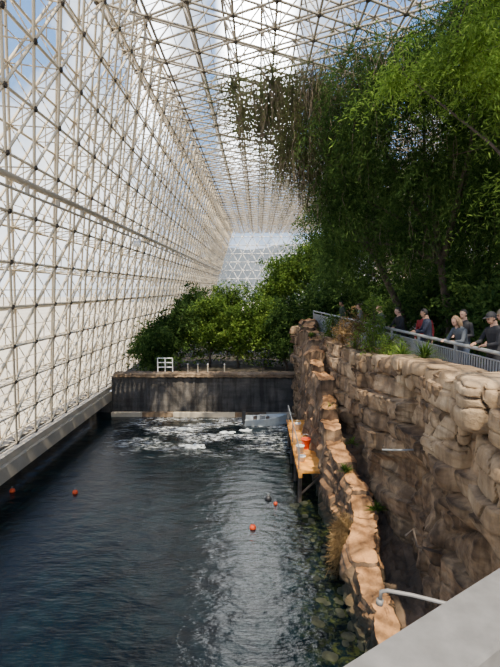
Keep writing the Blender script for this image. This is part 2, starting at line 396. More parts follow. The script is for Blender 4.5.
P=[];nu=160;nvv=26
for i in range(nu):
    x=-8.8+11.3*i/(nu-1)
    for j in range(nvv):
        t=j/(nvv-1)
        if t<.8: z=-1+(2.25+1)*t/.8; y=28.4-.05*noise.noise(Vector((x,z,0)))
        else: s=(t-.8)/.2; y=28.4+s*.5; z=2.25
        P.append((x,y,z))
o=gridmesh("wall_basin_end",P,nu,nvv,M_conc); tag(o,"dark stained concrete basin end wall",kind="structure")
P=[]
for i in range(nu*3):
    x=-8.6+11.0*i/(nu*3-1)
    for (y,z) in ((28.38,2.2),(28.24,2.22),(28.18,2.28),(28.2,2.34),(28.18,2.42),(28.24,2.48),(28.6,2.5),(29.1,2.46),(29.2,2.2)):
        k=.04*noise.noise(Vector((x*3.3,z*5,y)))+.025*noise.noise(Vector((x*9,z*9,y))); P.append((x,y+k-.06*hsh(math.floor(x/.45+.3*math.floor(z*5)),2),z+k+.04*(hsh(math.floor(x/.6),8)-.5)))
o=gridmesh("rock_coping",P,nu*3,9,M_coping,False); tag(o,"brown rough rock coping on the basin wall","coping")
ZF=5.2
gm=MB(); gm.box(3.3,19.2,28.2,81,-1,5.1); gm.add([(5.9,-3,5.15),(19.2,-3,5.15),(19.2,28.2,5.15),(4.6,28.2,5.15)],[(0,1,2,3)])
o=gm.obj("floor_terrace",M_soil); tag(o,"dark planted soil terrace",kind="structure")
gm=MB(); pts=[(fx(y)-.12,y) for y in (3,10,26,28)]; pr=[(fx(y)+2.2,y) for y in (3,10,26,28)]
V=[(x,y,ZF) for x,y in pts]+[(x,y,ZF) for x,y in pr]+[(x,y,ZF-.4) for x,y in pts]
gm.add(V,[(0,4,5,1),(1,5,6,2),(2,6,7,3),(8,0,1,9),(9,1,2,10),(10,2,3,11)])
o=gm.obj("floor_walkway",M_slab); tag(o,"grey concrete visitor walkway",kind="structure")
# ---------------------------------------------------------------- fence
ys=np.arange(5.0,27.01,2.0)
root=empty("guard_railing",(fx(16),16,ZF)); tag(root,"grey steel guard railing with upright bars along the walkway","railing")
def W2L(o,p): return tuple(Vector(p)-o.location)
for i,y in enumerate(ys):
    m=MB(); x=fx(y); m.box(x-.03-root.location.x,x+.03-root.location.x,y-.03-16,y+.03-16,0,1.02); m.obj("post",M_fence,root)
for nm,z,r in (("top_rail",1.05,.04),("bottom_rail",.12,.025),("middle_rail",.9,.018)):
    m=MB(); m.sweep([W2L(root,(fx(5),5,ZF+z)),W2L(root,(fx(16),16,ZF+z)),W2L(root,(fx(27),27,ZF+z))],r,8); m.obj(nm,M_fence,root)
yy=np.arange(5.08,27,.10); p0=np.stack([fx(yy)-root.location.x,yy-16,np.full_like(yy,.12)],1); p1=p0.copy(); p1[:,2]=.9
V,F=tubes(p0,p1,.018,.018,4); o=mesh("baluster",V,F,M_fence,root); tag(o,kind="stuff")
# ---------------------------------------------------------------- dock
root=empty("dock",(1.84,19.2,1.0)); tag(root,"narrow yellow-orange wooden dock beside the rock wall","dock")
for k in range(22):
    m=MB(); y=-3.0+k*.3; m.box(-.43+.04*math.sin(k*1.7),.45,y,y+.27,.12,.2); o=m.obj("plank",M_wood,root)
for x in (-.36,.36):
    m=MB(); m.box(x-.06,x+.06,-3,3.6,-.05,.12); m.obj("stringer",M_wood if x<0 else M_bark,root)
for y in (-2.8,-.9,1.0,3.2):
    for x in (-.36,.36):
        m=MB(); m.sweep([(x,y,-2.0),(x,y,.1)],.07,8); m.obj("pile",M_bark,root)
for y in (-2.8,0.2,3.2):
    m=MB(); m.sweep([(-.40,y,.1),(-.40,y,1.0)],.025,8); m.obj("post",M_fence,root)
m=MB(); m.sweep([(-.40,-2.8,1.0),(-.40,.2,1.0),(-.40,3.2,1.0)],.022,8); m.obj("rail",M_fence,root)
m=MB(); m.sweep([(-.36,-2.8,-.75),(.36,-2.8,-.05)],.04,6); m.obj("brace",M_bark,root)
def bucket(loc,mat,r=.16,h=.32,label="bucket"):
    root=empty("bucket",loc)
    m=MB(); n=16; V=[];F=[]
    prof=[(0,0),(r*.8,0),(r,h),(r*1.06,h),(r*1.06,h-.03),(r*.98,h-.03),(r*.95,h-.02),(r*.76,.02),(0,.02)]
    for (a,z) in prof:
        for k in range(n): V.append((a*math.cos(2*math.pi*k/n),a*math.sin(2*math.pi*k/n),z))
    for i in range(len(prof)-1):
        for k in range(n): F.append((i*n+k,i*n+(k+1)%n,(i+1)*n+(k+1)%n,(i+1)*n+k))
    m.add(V,F); m.obj("body",mat,root,True)
    m=MB(); m.sweep([(r*math.cos(t),.02,h+.0+r*.9*math.sin(t)) for t in np.linspace(0,math.pi,10)],.008,6); m.obj("handle",M_galv,root)
    tag(root,label,"bucket"); return root
bucket((1.90,18.6,1.2),M_orange,.19,.40,label="orange-red bucket standing on the dock")
bucket((1.62,18.0,1.2),M_white,label="white bucket standing on the dock")
bucket((1.8,21.2,1.2),M_white,.14,.28,label="small white bucket at the end of the dock")
bucket((1.62,17.2,1.2),M_white,.13,.2,label="low white tub near the edge of the dock")
def buoy(loc,mat,label,r=.10):
    root=empty("buoy",loc); m=MB(); m.ell((0,0,.03),(r,r,r),16,10); m.obj("float_ball",mat,root,True)
    m=MB(); m.sweep([(0,0,r),(0,0,r+.05)],.02,8); m.sweep([(.03*math.cos(t),0,r+.07+.03*math.sin(t)) for t in np.linspace(0,2*math.pi,9)],.008,5); m.obj("eye",M_galv,root)
    tag(root,label,"buoy","floating marker buoys"); return root
for p in ((-9.1,17.1),(-6.72,17.0),(-.15,14.5)): buoy((p[0],p[1],0),M_orange,"round orange-red buoy floating on the water")
buoy((.38,16.6,0),M_black,"dark round buoy floating on the water",.12); buoy((.62,16.2,0),M_orange,"small orange buoy beside a dark buoy",.07)
root=empty("floating_boom",(-3.1,27.7,.12)); tag(root,"long tan floating boom in front of the end wall","boom")
for k in range(6):
    m=MB(); m.box(-5.5+k*1.82,-3.71+k*1.82,-.15,.15,-.12,.13); m.obj("float",M_coping if k%3==1 else M_beam,root)
root=empty("work_boat",(.45,26.2,.1)); tag(root,"small flat pale blue work boat near the end wall","boat")
V=[];F=[];ns=14
for i in range(ns):
    t=i/(ns-1); w=.55*(1-max(0,(t-.45)/.55)**2*.92)
    zt=.26+.22*t*t; x=-1.15+2.3*t; V+=[(x,-w*.7,-.14+.12*t**3),(x,-w,zt),(x,-w*.85,zt),(x,-w*.6,0),(x,w*.6,0),(x,w*.85,zt),(x,w,zt),(x,w*.7,-.14+.12*t**3)]
for i in range(ns-1):
    for k in range(8): F.append((i*8+k,i*8+(k+1)%8,(i+1)*8+(k+1)%8,(i+1)*8+k))
F+=[tuple(range(8)),tuple(range((ns-1)*8+7,(ns-1)*8-1,-1))]
mesh("hull",V,F,M_hull,root)
for x in (-.6,.1): m=MB(); m.box(x-.1,x+.1,-.44,.44,.2,.25); m.obj("seat",M_bark,root)
m=MB(); m.box(-1.32,-1.12,-.1,.1,.0,.6); m.box(-1.27,-1.19,-.04,.04,-.4,0); m.obj("motor",M_black,root)
m=MB(); m.box(-.35,-.05,-.2,.2,.02,.42); m.obj("equipment_box",M_fence,root)
ZC=2.47
root=empty("access_gate",(-5.6,28.7,ZC)); tag(root,"white tubular gate frame on the basin wall","gate")
for x in (-.45,0,.45): m=MB(); m.sweep([(x,0,0),(x,0,.85)],.03,6); m.obj("post",M_white,root)
for z in (.3,.58,.85): m=MB(); m.sweep([(-.45,0,z),(.45,0,z)],.025,6); m.obj("rail",M_white,root)
root=empty("bent_pipe",(.3,28.6,ZC)); tag(root,"thin dark bent pipe standing on the coping","pipe")
m=MB(); m.sweep([(0,0,0),(0,0,.7),(.08,0,.85),(.25,0,.8),(.35,0,.6)],.03,8); m.obj("tube",M_black,root)
for x in (-4.2,-3.6,-3.0,-2.0): 
    root=empty("marker_post",(x,28.5,ZC)); tag(root,"short wooden post on the basin coping","post","posts on the coping"); m=MB(); m.sweep([(0,0,0),(0,0,.5)],[.04,.035],8); m.obj("shaft",M_beam,root); m=MB(); m.ell((0,0,.52),(.05,.05,.03),8,6); m.obj("cap",M_white,root)
root=empty("hanging_lamp",(xc+.25,23.5,9.9)); tag(root,"small floodlight hanging from the service pipe","lamp")
m=MB(); m.sweep([(0,0,.1),(0.1,0,-.15)],.02,6); m.obj("bracket",M_beam,root)
m=MB(); m.sweep([(.02,0,-.28),(.1,0,-.24),(.34,0,-.2),(.36,0,-.2)],[.06,.13,.19,.2],12); m.obj("lamp_housing",M_white,root,True)
# ---------------------------------------------------------------- near rail and pipes
def local_box_rail(root,p0,p1,w,z0,z1,name,mat):
    p0=Vector(p0);p1=Vector(p1);d=(p1-p0).normalized();n=Vector((-d.y,d.x))*w
    V=[]
    for z,k in ((z0,1),(z1-.008,1),(z1,.93)):
        for p,s in ((p0,1),(p1,1),(p1,-1),(p0,-1)): q=p+n*s*k/2; V.append((q.x,q.y,z))
    F=[(3,2,1,0),(8,9,10,11)]
    for L in (0,4):
        for k in range(4): F.append((L+k,L+(k+1)%4,L+4+(k+1)%4,L+4+k))
    return mesh(name,V,F,mat,root)
root=empty("lookout_railing",(0,0,H-1.7)); tag(root,"pale grey flat-topped metal railing at the lookout","railing")
M_rail=plain("brushed_rail",(.155,.15,.14),.5,.1,.18,22)
d=Vector((.81,.586)); n=Vector((.586,-.81)); pc=Vector((.135,.720))+n*.06
local_box_rail(root,pc-d*1.6,pc+d*2.6,.122,1.05,1.10,"top_rail",M_rail)
for s in (-1.3,.9,2.3):
    q=pc+d*s; m=MB(); m.box(q.x-.025,q.x+.025,q.y-.025,q.y+.025,0,1.05); m.obj("post",M_rail,root)
m=MB(); a=pc-d*1.6;b2=pc+d*2.6; m.sweep([(a.x,a.y,.1),(b2.x,b2.y,.1)],.02,8); m.obj("bottom_rail",M_rail,root)
m=MB(); a=pc-d*1.8;b2=pc+d*2.7
m.add([(a.x,a.y,H-1.7),(b2.x,b2.y,H-1.7),(b2.x+1.5,b2.y-3,H-1.7),(a.x,a.y-3,H-1.7),(a.x,a.y,H-1.9),(b2.x,b2.y,H-1.9),(b2.x+1.5,b2.y-3,H-1.9),(a.x,a.y-3,H-1.9)],[(0,1,2,3),(4,7,6,5),(0,4,5,1),(1,5,6,2),(2,6,7,3),(3,7,4,0)])
o=m.obj("floor_lookout",M_slab); tag(o,"concrete lookout platform",kind="structure")
root=empty("pipe_handrail",(1.9,2.6,3.2)); tag(root,"grey tubular handrail with a bent flanged end","handrail")
m=MB(); m.sweep([(-1.09,.42,2.25),(-1.085,.42,2.31),(-1.05,.4,2.33),(-.9,.38,2.315),(-.4,.25,2.265),(0,0,2.265)],.013,12); m.obj("tube",M_rail,root,True)
m=MB(); m.sweep([(0,0,-3.6),(0,0,2.265)],.03,12); m.obj("post",M_rail,root,True)
m=MB(); m.sweep([(-1.095,.42,2.22),(-1.09,.42,2.255)],.024,14); m.obj("flange",M_rail,root,True)
root=empty("drain_pipe",(3.35,10.9,3.1)); tag(root,"thin grey pipe projecting from the cliff face","pipe")
m=MB(); m.sweep([(-.45,.1,.65),(.0,0,.68),(.5,0,.7)],.022,8); m.obj("tube",M_fence,root,True)
root=empty("drain_pipe",(3.3,9.3,2.0)); tag(root,"short bent pipe fixed low on the cliff face","pipe")
m=MB(); m.sweep([(-.3,.1,.5),(-.15,.1,.65),(-.1,0,.35),(.4,0,.2)],.03,8); m.obj("tube",M_bark,root,True)
# ---------------------------------------------------------------- foliage
def leaves(blobs,nc,k,L,W,sig,seed,shell=.45,droop=.5,zmax=None):
    r=np.random.default_rng(seed); Cc=[]
    vol=[b[3]*b[4]*b[5] for b in blobs]; tot=sum(v**.75 for v in vol)
    for b,v in zip(blobs,vol):
        n=max(3,int(nc*v**.75/tot)); dd=r.normal(size=(n,3)); dd/=np.linalg.norm(dd,axis=1,keepdims=True)
        rr=r.random((n,1))**shell*(1+.2*r.normal(size=(n,1))); Cc.append(np.array(b[:3])+dd*rr*np.array(b[3:6]))
    Cc=np.concatenate(Cc); n=len(Cc)
    if zmax: Cc[:,2]=np.where(Cc[:,2]>zmax-.3,zmax-.3-r.random(n)*.8,Cc[:,2])
    sc=r.uniform(.6,1.4,(n,1,1))
    off=r.normal(size=(n,k,3))*np.array(sig)*sc
    fd=r.normal(size=(n,1,3)); fd[:,:,2]=fd[:,:,2]*.4-droop; fd/=np.linalg.norm(fd,axis=2,keepdims=True)
    off=off*.5+fd*r.uniform(-.3,1.0,(n,k,1))*sig[0]*(2.0+droop)*sc
    rad=np.linalg.norm(off[:,:,:2],axis=2); off[:,:,2]-=droop*.6*rad*rad/(sig[0]*2)
    pos=(Cc[:,None]+off).reshape(-1,3); N=len(pos)
    d=r.normal(size=(n,k,3))*.7+fd; d=d.reshape(-1,3); d/=np.linalg.norm(d,axis=1,keepdims=True)
    a=r.normal(size=(N,3)); u=np.cross(d,a);u/=np.linalg.norm(u,axis=1,keepdims=True)
    l=(L*r.uniform(.6,1.3,(N,1)));w=W*r.uniform(.7,1.3,(N,1))
    V=np.stack([pos,pos+d*l*.45+u*w*.5,pos+d*l,pos+d*l*.45-u*w*.5],1)
    if zmax: V=V[V[:,:,2].max(axis=1)<zmax]
    V=V.reshape(-1,3)
    F=np.arange(len(V)).reshape(-1,4); return V,F,Cc
def tree(name,base,trunk_r,blobs,nc,k,L,W,sig,mat,seed,label,cat_="tree",trunk=True,droop=.5,shell=.45,twigs=40,fork=.45,strands=0):
    root=empty(name,base); B=Vector(base); r=random.Random(seed)
    V,F,Cc=leaves(blobs,nc,k,L,W,sig,seed,shell,droop,16.7 if base[2]>5.1 and trunk else None); V=V-np.array(base)
    mesh("foliage",V,F,mat,root)
    m=MB(); top=Vector([sum(b[a] for b in blobs)/len(blobs) for a in range(3)])-B
    fk=Vector((top.x*fork*.7+r.uniform(-.2,.2),top.y*fork*.7,top.z*fork))
    if trunk:
        m.sweep([(0,0,-.15),(fk.x*.2+.05,fk.y*.3,fk.z*.35),(fk.x*.65-.05,fk.y*.7,fk.z*.75),fk],[trunk_r*1.2,trunk_r,trunk_r*.85,trunk_r*.75],9)
    else: fk=Vector((0,0,-.05))
    for b in blobs:
        c=Vector(b[:3])-B; mid=fk.lerp(c,.5)+Vector((r.uniform(-.4,.4),r.uniform(-.4,.4),r.uniform(0,.6)))*min(1,c.length*.2)
        m.sweep([fk,fk.lerp(mid,.5)+Vector((0,0,.1)),mid,c],[trunk_r*.6,trunk_r*.5,trunk_r*.35,trunk_r*.15],7)
    for q in range(twigs):
        c=Vector(Cc[r.randrange(len(Cc))])-B; bb=min(blobs,key=lambda b:(Vector(b[:3])-B-c).length); s=Vector(bb[:3])-B
        m.sweep([s,s.lerp(c,.5)+Vector((0,0,.15)),c],[trunk_r*.18,trunk_r*.12,.008],4)
    m.obj("trunk",M_bark,root,True)
    if strands:
        p0=[];p1=[]
        for q in range(strands):
            c=np.array(Cc[r.randrange(len(Cc))])-np.array(base); c[2]=min(c[2],16.5-base[2]); a=c.copy()
            for s in range(5):
                b_=a+np.array([r.uniform(-.09,.09),r.uniform(-.09,.09),-r.uniform(.12,.38)]); p0.append(a);p1.append(b_);a=b_
        Vs,Fs=tubes(p0,p1,.011,.008,4); mesh("hanging_vines",Vs,Fs,M_vine,root)
    tag(root,label,cat_); return root
M_vine=plain("vine_stem",(.14,.11,.075),.9,0,.3,4)
G_dark=leafmat("leaf_dark",[(.025,.052,.02),(.05,.10,.033),(.10,.17,.05),(.04,.08,.025)],.45)
G_mid=leafmat("leaf_mid",[(.05,.10,.02),(.10,.18,.04),(.19,.28,.06),(.07,.13,.03)],.45)
G_bright=leafmat("leaf_bright",[(.09,.17,.03),(.15,.26,.05),(.25,.37,.08),(.10,.18,.04)],.5)  # leaf colours raised to stand in for sunlight on this tree
G_brown=leafmat("vine_brown",[(.08,.08,.045),(.12,.10,.07),(.09,.15,.05),(.16,.18,.08)],.45)
G_dry=leafmat("dry_grass",[(.20,.13,.07),(.28,.19,.10),(.13,.08,.045)],.3)
fs=(.34,.34,.2)
tree("vine_tree",(6.6,21.5,5.15),.16,[(.6,20,15.5,2.2,1.8,.8),(2.4,20,15.1,2,2,1.3),(-1.1,20,15.5,1.0,.9,.5),(1.7,20,13.4,1.3,1.3,1.2),(.2,20,14.5,1.3,1.2,.8),(3.2,20,13.0,1.2,1.2,1.5),(2.2,20.5,11.9,.6,.8,.8),(-.6,20,14.4,.6,.8,.5),(1.0,20,12.9,.7,.8,.9),(4.2,19,16.0,2.2,1.8,.5)],1250,90,.12,.017,(.42,.42,.38),G_brown,11,"straggly brown vine-draped tree reaching up to the roof frame",droop=.9,twigs=260,fork=.4,shell=.5,strands=1100)
tree("canopy_tree",(7.4,18.5,5.15),.17,[(3.7,18,13.9,1.6,2,2.0),(5.6,17,15,2.4,2.4,1.3),(3.5,19,11.2,1.3,1.5,1.8),(6.2,18,11.8,1.8,2,1.5),(8,17,14,2.2,2.5,2.0),(8.6,18,10.6,1.8,2,1.2),(3.0,19,9.4,.7,1,1.2),(5.4,18.5,9.6,1.2,1.2,.8),(6.6,15,15.8,2,1.5,.7)],1250,110,.22,.030,fs,G_dark,12,"tall dark green tree with feathery drooping foliage",droop=1.4,twigs=160,shell=.6,strands=300)
tree("canopy_tree",(8.9,12.5,5.15),.10,[(4.6,12,13.1,1.1,1.2,.6),(5.6,11.2,12.6,1.1,1.2,.8),(5.8,11,14.6,1.5,1.5,1.0),(3.5,12.6,12.9,.8,.8,.25),(6.8,12,13,1.2,1.4,1.4),(7,12,10.6,1.1,1.2,1.1),(5.2,10,15.4,1.6,1.0,.7)],540,100,.15,.030,(.30,.30,.14),G_bright,13,"green leafy tree overhanging the walkway, sunlight painted into its leaves",droop=.8,twigs=90,shell=.6)
tree("canopy_tree",(8,28,5.1),.20,[(4.6,28,11.5,1.8,2,2.4),(7,28,11.5,2.5,2.5,2.8),(10,27,10.5,2.5,2.5,2.5),(4.3,27,9.0,1.2,1.5,1.2),(6,28,14.3,2.2,2,1.5)],1100,65,.25,.06,(.40,.40,.25),G_dark,14,"dense dark green tree behind the walkway",twigs=60,droop=.9)
tree("canopy_tree",(4.4,36,5.1),.2,[(2.4,36,9.0,1.8,1.5,1.1),(4.6,36,9.8,2,1.5,1.8),(1.6,35,7.8,1.2,1.2,.9)],500,55,.24,.09,(.4,.4,.25),G_mid,15,"mid-green spreading tree on the terrace",twigs=50)
tree("canopy_tree",(12,22,5.1),.25,[(11,22,13.6,2.5,3,2.2),(12,21,10.5,2.5,3,2.5),(10,23,12.3,2.2,2,2),(13,26,12.7,3,3,3.2)],1100,55,.24,.08,(.45,.45,.25),G_dark,16,"dense dark tree deep in the planting",twigs=60)
tree("canopy_tree",(11,15,5.1),.2,[(9.6,14.5,14.4,1.8,2,1.6),(9.8,15,11.6,1.6,2,1.6),(11.5,15,13,2,2,2.5),(8.4,14.5,9.6,1.2,1.2,1.0)],700,80,.20,.04,fs,G_dark,17,"tall dark green tree near the visitors",twigs=60,droop=1.1)
for i,(x,y,z,rx,rz) in enumerate([(7.6,15,6.6,1.0,1.1),(8.2,17.5,7.0,1.3,1.5),(7.6,21,7.0,1.4,1.6),(7.3,25,7.0,1.4,1.6),(9.6,20,7.2,1.6,1.8),(10.5,24,7.5,2,2.1),(6.6,29.5,7.0,1.6,1.6),(9.2,14.6,6.9,1.1,1.4),(5.0,32,6.9,1.4,1.5),(12,18,7.3,1.7,1.9),(3.6,30,6.4,.9,1.2)]):
    tree("shrub",(x,y,5.1),.06,[(x,y,z,rx,rx,rz)],170,50,.2,.08,(.32,.32,.22),G_dark,30+i,"dark green leafy shrub beside the walkway","shrub",trunk=False,twigs=14)
for i,(x,y,z,rx,rz,mt) in enumerate([(-6.7,30.8,3.9,1.1,1.8,0),(-5.4,32.5,4.9,1.4,2.3,0),(-3.4,33,5.1,1.6,2.5,1),(-1.4,32.5,4.8,1.5,2.2,1),(.5,33,5.0,1.5,2.3,1),(1.9,31.5,5.0,1.1,2.4,0),(-5.2,38,5.4,1.6,2.8,0),(-2.5,39,5.6,2.2,3.0,1),(1,40,5.8,2.2,3.2,1)]):
    z-=.15
    tree("mangrove_tree",(x,y,2.1),.09,[(x,y,z,rx,1.4,rz*.8),(x+.4,y,z+rz*.5,rx*.6,1,rz*.45),(x-.4,y-.2,z+.2,rx*.6,1,rz*.6)],230,55,.20,.09,(.3,.3,.2),(G_dark,G_mid)[mt],50+i,"round leafy mangrove tree on the soil terrace","tree",twigs=20,fork=.3)
def tuft(loc,n,L,W,mat,seed,label,cat_="plant",up=1.0,name="spiky_plant"):
    r=random.Random(seed); V=[];F=[]
    for i in range(n):
        a=r.uniform(0,2*math.pi); el=r.uniform(.3,1.4)*up; l=L*r.uniform(.6,1.1)
        d=Vector((math.cos(a)*math.cos(el),math.sin(a)*math.cos(el),math.sin(el))); s=Vector((-math.sin(a),math.cos(a),0))*W
        for k in range(5):
            t=k/4; q=d*l*t+Vector((0,0,-.35*l*t*t)); w=s*(1-t)*(1 if k else .6)+s*.05
            V+= [q-w,q+w]
        b0=len(V)-10
        for k in range(4): F.append((b0+2*k,b0+2*k+1,b0+2*k+3,b0+2*k+2))
    root=empty(name,loc); mesh("blades",V,F,mat,root); m=MB(); m.sweep([(0,0,-.12),(0,0,.04)],[.05,.03],7); m.obj("stem",M_bark,root); tag(root,label,cat_); return root
for i,(y,dx,z,n,L,mt) in enumerate([(11.7,-.4,5.8,80,.72,G_mid),(13.0,-.45,5.65,60,.7,G_mid),(14.6,-.4,5.4,50,.7,G_dry),(16.2,-.3,5.35,40,.8,G_dry),(17.4,-.4,5.3,44,.8,G_mid),(19.2,-.4,5.3,40,.8,G_dry),(22,-.3,5.35,36,.5,G_mid),(25,-.3,5.4,32,.5,G_mid)]):
    tuft((fx(y)+dx,y,z),n,L,.028,mt,i+70,"spiky leafy plant growing on the cliff top" if mt is G_mid else "dry straw-coloured spiky plant on the cliff top")
for i,(x,y,z) in enumerate([(2.6,17.2,3.15),(2.65,14.2,1.95),(2.5,22.5,5.25),(3.2,12.6,1.5),(3.1,15.5,2.4),(3.1,18,3.3)]):
    tuft((x,y,z),44,.45,.03,G_mid,i+90,"small green fern growing on the rock wall","fern",name="small_fern")
tree("dry_grass_clump",(2.55,12.4,1.35),.02,[(2.36,12.3,1.25,.16,.36,.26),(2.20,12.1,.85,.14,.32,.40)],130,60,.26,.012,(.08,.12,.12),G_dry,125,"dry brown grass hanging over the rock wall","grass",trunk=False,droop=1.2,twigs=6)
for (y,dx,z,rx,rz,sd,mt,nc) in ((15.4,-.42,6.35,.40,1.05,120,G_mid,80),(16.8,-.45,6.1,.35,.6,122,G_dry,44),(18.8,-.45,5.9,.45,.5,121,G_dry,44),(21,-.4,5.9,.4,.5,123,G_mid,44),(13.9,-.45,5.9,.35,.45,124,G_mid,36)):
    tree("sparse_shrub",(fx(y)+dx,y,5.2),.035,[(fx(y)+dx,y,z,rx,rx,rz)],nc,24,.13,.03,(.13,.13,.15),mt,sd,"spindly sparse shrub rooted in the cliff top","shrub",trunk=False,twigs=40)
# ---------------------------------------------------------------- people
skinA=plain("skin_light",(.40,.235,.165),.55,0,.04); skinB=plain("skin_tan",(.30,.17,.11),.55,0,.04)
cloth={k:plain("cloth_"+k,c,.85,0,.12,12) for k,c in dict(black=(.010,.010,.013),grey=(.06,.07,.085),red=(.20,.012,.015),navy=(.012,.016,.035),jeans=(.03,.045,.08),khaki=(.15,.12,.08),white=(.12,.12,.12),green=(.03,.045,.03)).items()}
hairm={k:plain("hair_"+k,c,.7,0,.3,30) for k,c in dict(brown=(.06,.035,.02),black=(.012,.01,.009),blond=(.14,.085,.045),grey=(.22,.21,.2)).items()}
M_eye=plain("eye_dark",(.02,.015,.012),.2); M_lip=plain("lip",(.30,.11,.09),.5)
def person(loc,yaw,height,top,bottom,hair,skin,label,lean=0.0,arms="rail",hairstyle="short",cap=None,headyaw=0,nod=.2,name="person"):
    root=empty(name,loc,yaw); S=height/1.75
    pel=Vector((0,-.10*lean,.93)); 
    R=Matrix.Rotation(-lean,3,'X')
    def tp(x,y,z): return pel+R@Vector((x,y,z))
    nk=tp(0,0,.53); 
    Rn=Matrix.Rotation(-lean*.4-nod,3,'X')@Matrix.Rotation(headyaw,3,'Z')
    hc=nk+R@Vector((0,.015,.06))+Rn@Vector((0,.03,.09))
    def hp(x,y,z): return hc+Rn@Vector((x,y,z))
    mb=MB()
    rings=[(-.10,.155,.115),(0,.175,.13),(.12,.155,.115),(.25,.17,.12),(.38,.195,.125),(.45,.19,.11),(.50,.11,.085),(.55,.062,.06),(.62,.055,.056)]
    n=18;V=[];F=[]
    for z,a,b_ in rings:
        for k in range(n):
            t=2*math.pi*k/n; V.append(tp(a*math.cos(t),b_*math.sin(t),z))
    for i in range(len(rings)-1):
        for k in range(n): F.append((i*n+k,i*n+(k+1)%n,(i+1)*n+(k+1)%n,(i+1)*n+k))
    F+=[tuple(range(n-1,-1,-1)),tuple((len(rings)-1)*n+k for k in range(n))]; mb.add(V,F)
    cl=[(tp(-.07,0,.02),tp(-.08,0,.4),.12,.12,1),(tp(.07,0,.02),tp(.08,0,.4),.12,.12,1),(tp(0,0,.5),tp(0,0,.62),.055,.055,0),(tp(-.07,0,-.1),tp(.07,0,-.1),.1,.1,2)]
    def capsule(p0,p1,r0,r1,tg):
        p0=Vector(p0);p1=Vector(p1); d=(p1-p0).normalized()
        pts=[p0-d*r0*.95,p0-d*r0*.6,p0,p0.lerp(p1,.5),p1,p1+d*r1*.6,p1+d*r1*.95]
        rm=(r0+r1)/2*1.04
        mb.sweep(pts,[r0*.3,r0*.8,r0,rm,r1,r1*.8,r1*.3],12); cl.append((p0,p1,r0,r1,tg))
    for s in (-1,1):
        hip=Vector((s*.09,-.1*lean,.9)); kn=Vector((s*.10,.03,.49)); an=Vector((s*.11,-.02,.10))
        capsule(hip,kn,.092,.062,2); capsule(kn,an,.062,.045,2); capsule((s*.11,-.03,.055),(s*.12,.13,.04),.05,.038,3)
        sh=tp(s*.185,0,.43)
        if arms=="rail": el=sh+Vector((s*.06,.12,-.25)); ha=Vector((s*.16,max(sh.y+.30,.34),1.08))
        elif arms=="down": el=sh+Vector((s*.06,-.03,-.28)); ha=sh+Vector((s*.07,.06,-.53))
        elif arms=="phone": 
            el=sh+Vector((s*.05,.08,-.26)); ha=sh+Vector((-s*.10,.30,-.20))
        else: el=sh+Vector((s*.08,.02,-.27)); ha=sh+Vector((-s*.04,.22,-.30))
        capsule(sh,el,.056,.045,1); capsule(el,el.lerp(ha,.9),.045,.033,1)
        d=(ha-el).normalized(); side=d.cross(Vector((0,0,1))); side=side.normalized() if side.length>.1 else Vector((1,0,0)); upn=side.cross(d)
        capsule(ha-d*.01,ha+d*.06,.030,.032,0)
        for q,(o_,l) in enumerate(((-.03,.06),(-.01,.075),(.01,.07),(.028,.055))):
            b0=ha+d*.08+side*o_; b1=b0+d*l*.55; b2=b1+d*l*.35-upn*l*.45; capsule(b0,b1,.0095,.009,0); capsule(b1,b2,.009,.0085,0)
        b0=ha+d*.03-side*s*.035; b1=b0+d*.035-side*s*.028; capsule(b0,b1,.011,.010,0); capsule(b1,b1+d*.03,.010,.009,0)
    def hell(c,r):
        m2=MB(); m2.ell((0,0,0),r,16,12); mb.add([hp(*(Vector(v)+Vector(c))) for v in m2.V],m2.F)
    hell((0,0,.02),(.076,.094,.105)); hell((0,.035,-.045),(.055,.055,.062)); hell((0,.098,-.008),(.012,.018,.024)); hell((0,.08,.028),(.05,.02,.012))
    hell((0,.083,-.055),(.022,.012,.012))
    for s in (-1,1): hell((s*.078,-.005,.0),(.010,.018,.03))
    cl.append((hp(0,0,-.03),hp(0,0,.05),.09,.09,0))
    me=bpy.data.meshes.new("tmp"); me.from_pydata([tuple(Vector(v)*S) for v in mb.V],[],mb.F)
    ob=bpy.data.objects.new("tmp",me); C.objects.link(ob)
    rm=ob.modifiers.new("r",'REMESH'); rm.mode='VOXEL'; rm.voxel_size=.0095; 
    sm=ob.modifiers.new("s",'SMOOTH'); sm.iterations=3; sm.factor=.5
    dg=bpy.context.evaluated_depsgraph_get(); m2=bpy.data.meshes.new_from_object(ob.evaluated_get(dg))
    bpy.data.objects.remove(ob)
    m2.materials.clear()
    for x in (skin,top,bottom,cloth["black"]): m2.materials.append(x)
    nf=len(m2.polygons); cen=np.empty(nf*3); m2.polygons.foreach_get("center",cen); cen=cen.reshape(-1,3)/S
    best=np.full(nf,1e9); idx=np.zeros(nf,int)
    for p0,p1,r0,r1,tg in cl:
        a=np.array(p0);d=np.array(p1)-a; t=np.clip(((cen-a)@d)/(d@d),0,1)
        ds=np.linalg.norm(cen-(a+t[:,None]*d),axis=1)-(r0+(r1-r0)*t); k=ds<best; best[k]=ds[k]; idx[k]=tg
    m2.polygons.foreach_set("material_index",idx.astype(np.int32)); m2.polygons.foreach_set("use_smooth",[True]*nf)
    m2.update(); body=bpy.data.objects.new("body",m2); link(body,root)
    def part(nm,m,mat): 
        o=mesh(nm,[hp(*v)*S for v in m.V],m.F,mat,root,True); return o
    m=MB()
    m.ell((0,-.012,.03),(.086,.100,.108),22,16,lambda c:not(c.y>.02 and c.z<.075-(c.y-.02)*-.2) and c.z>-.075)
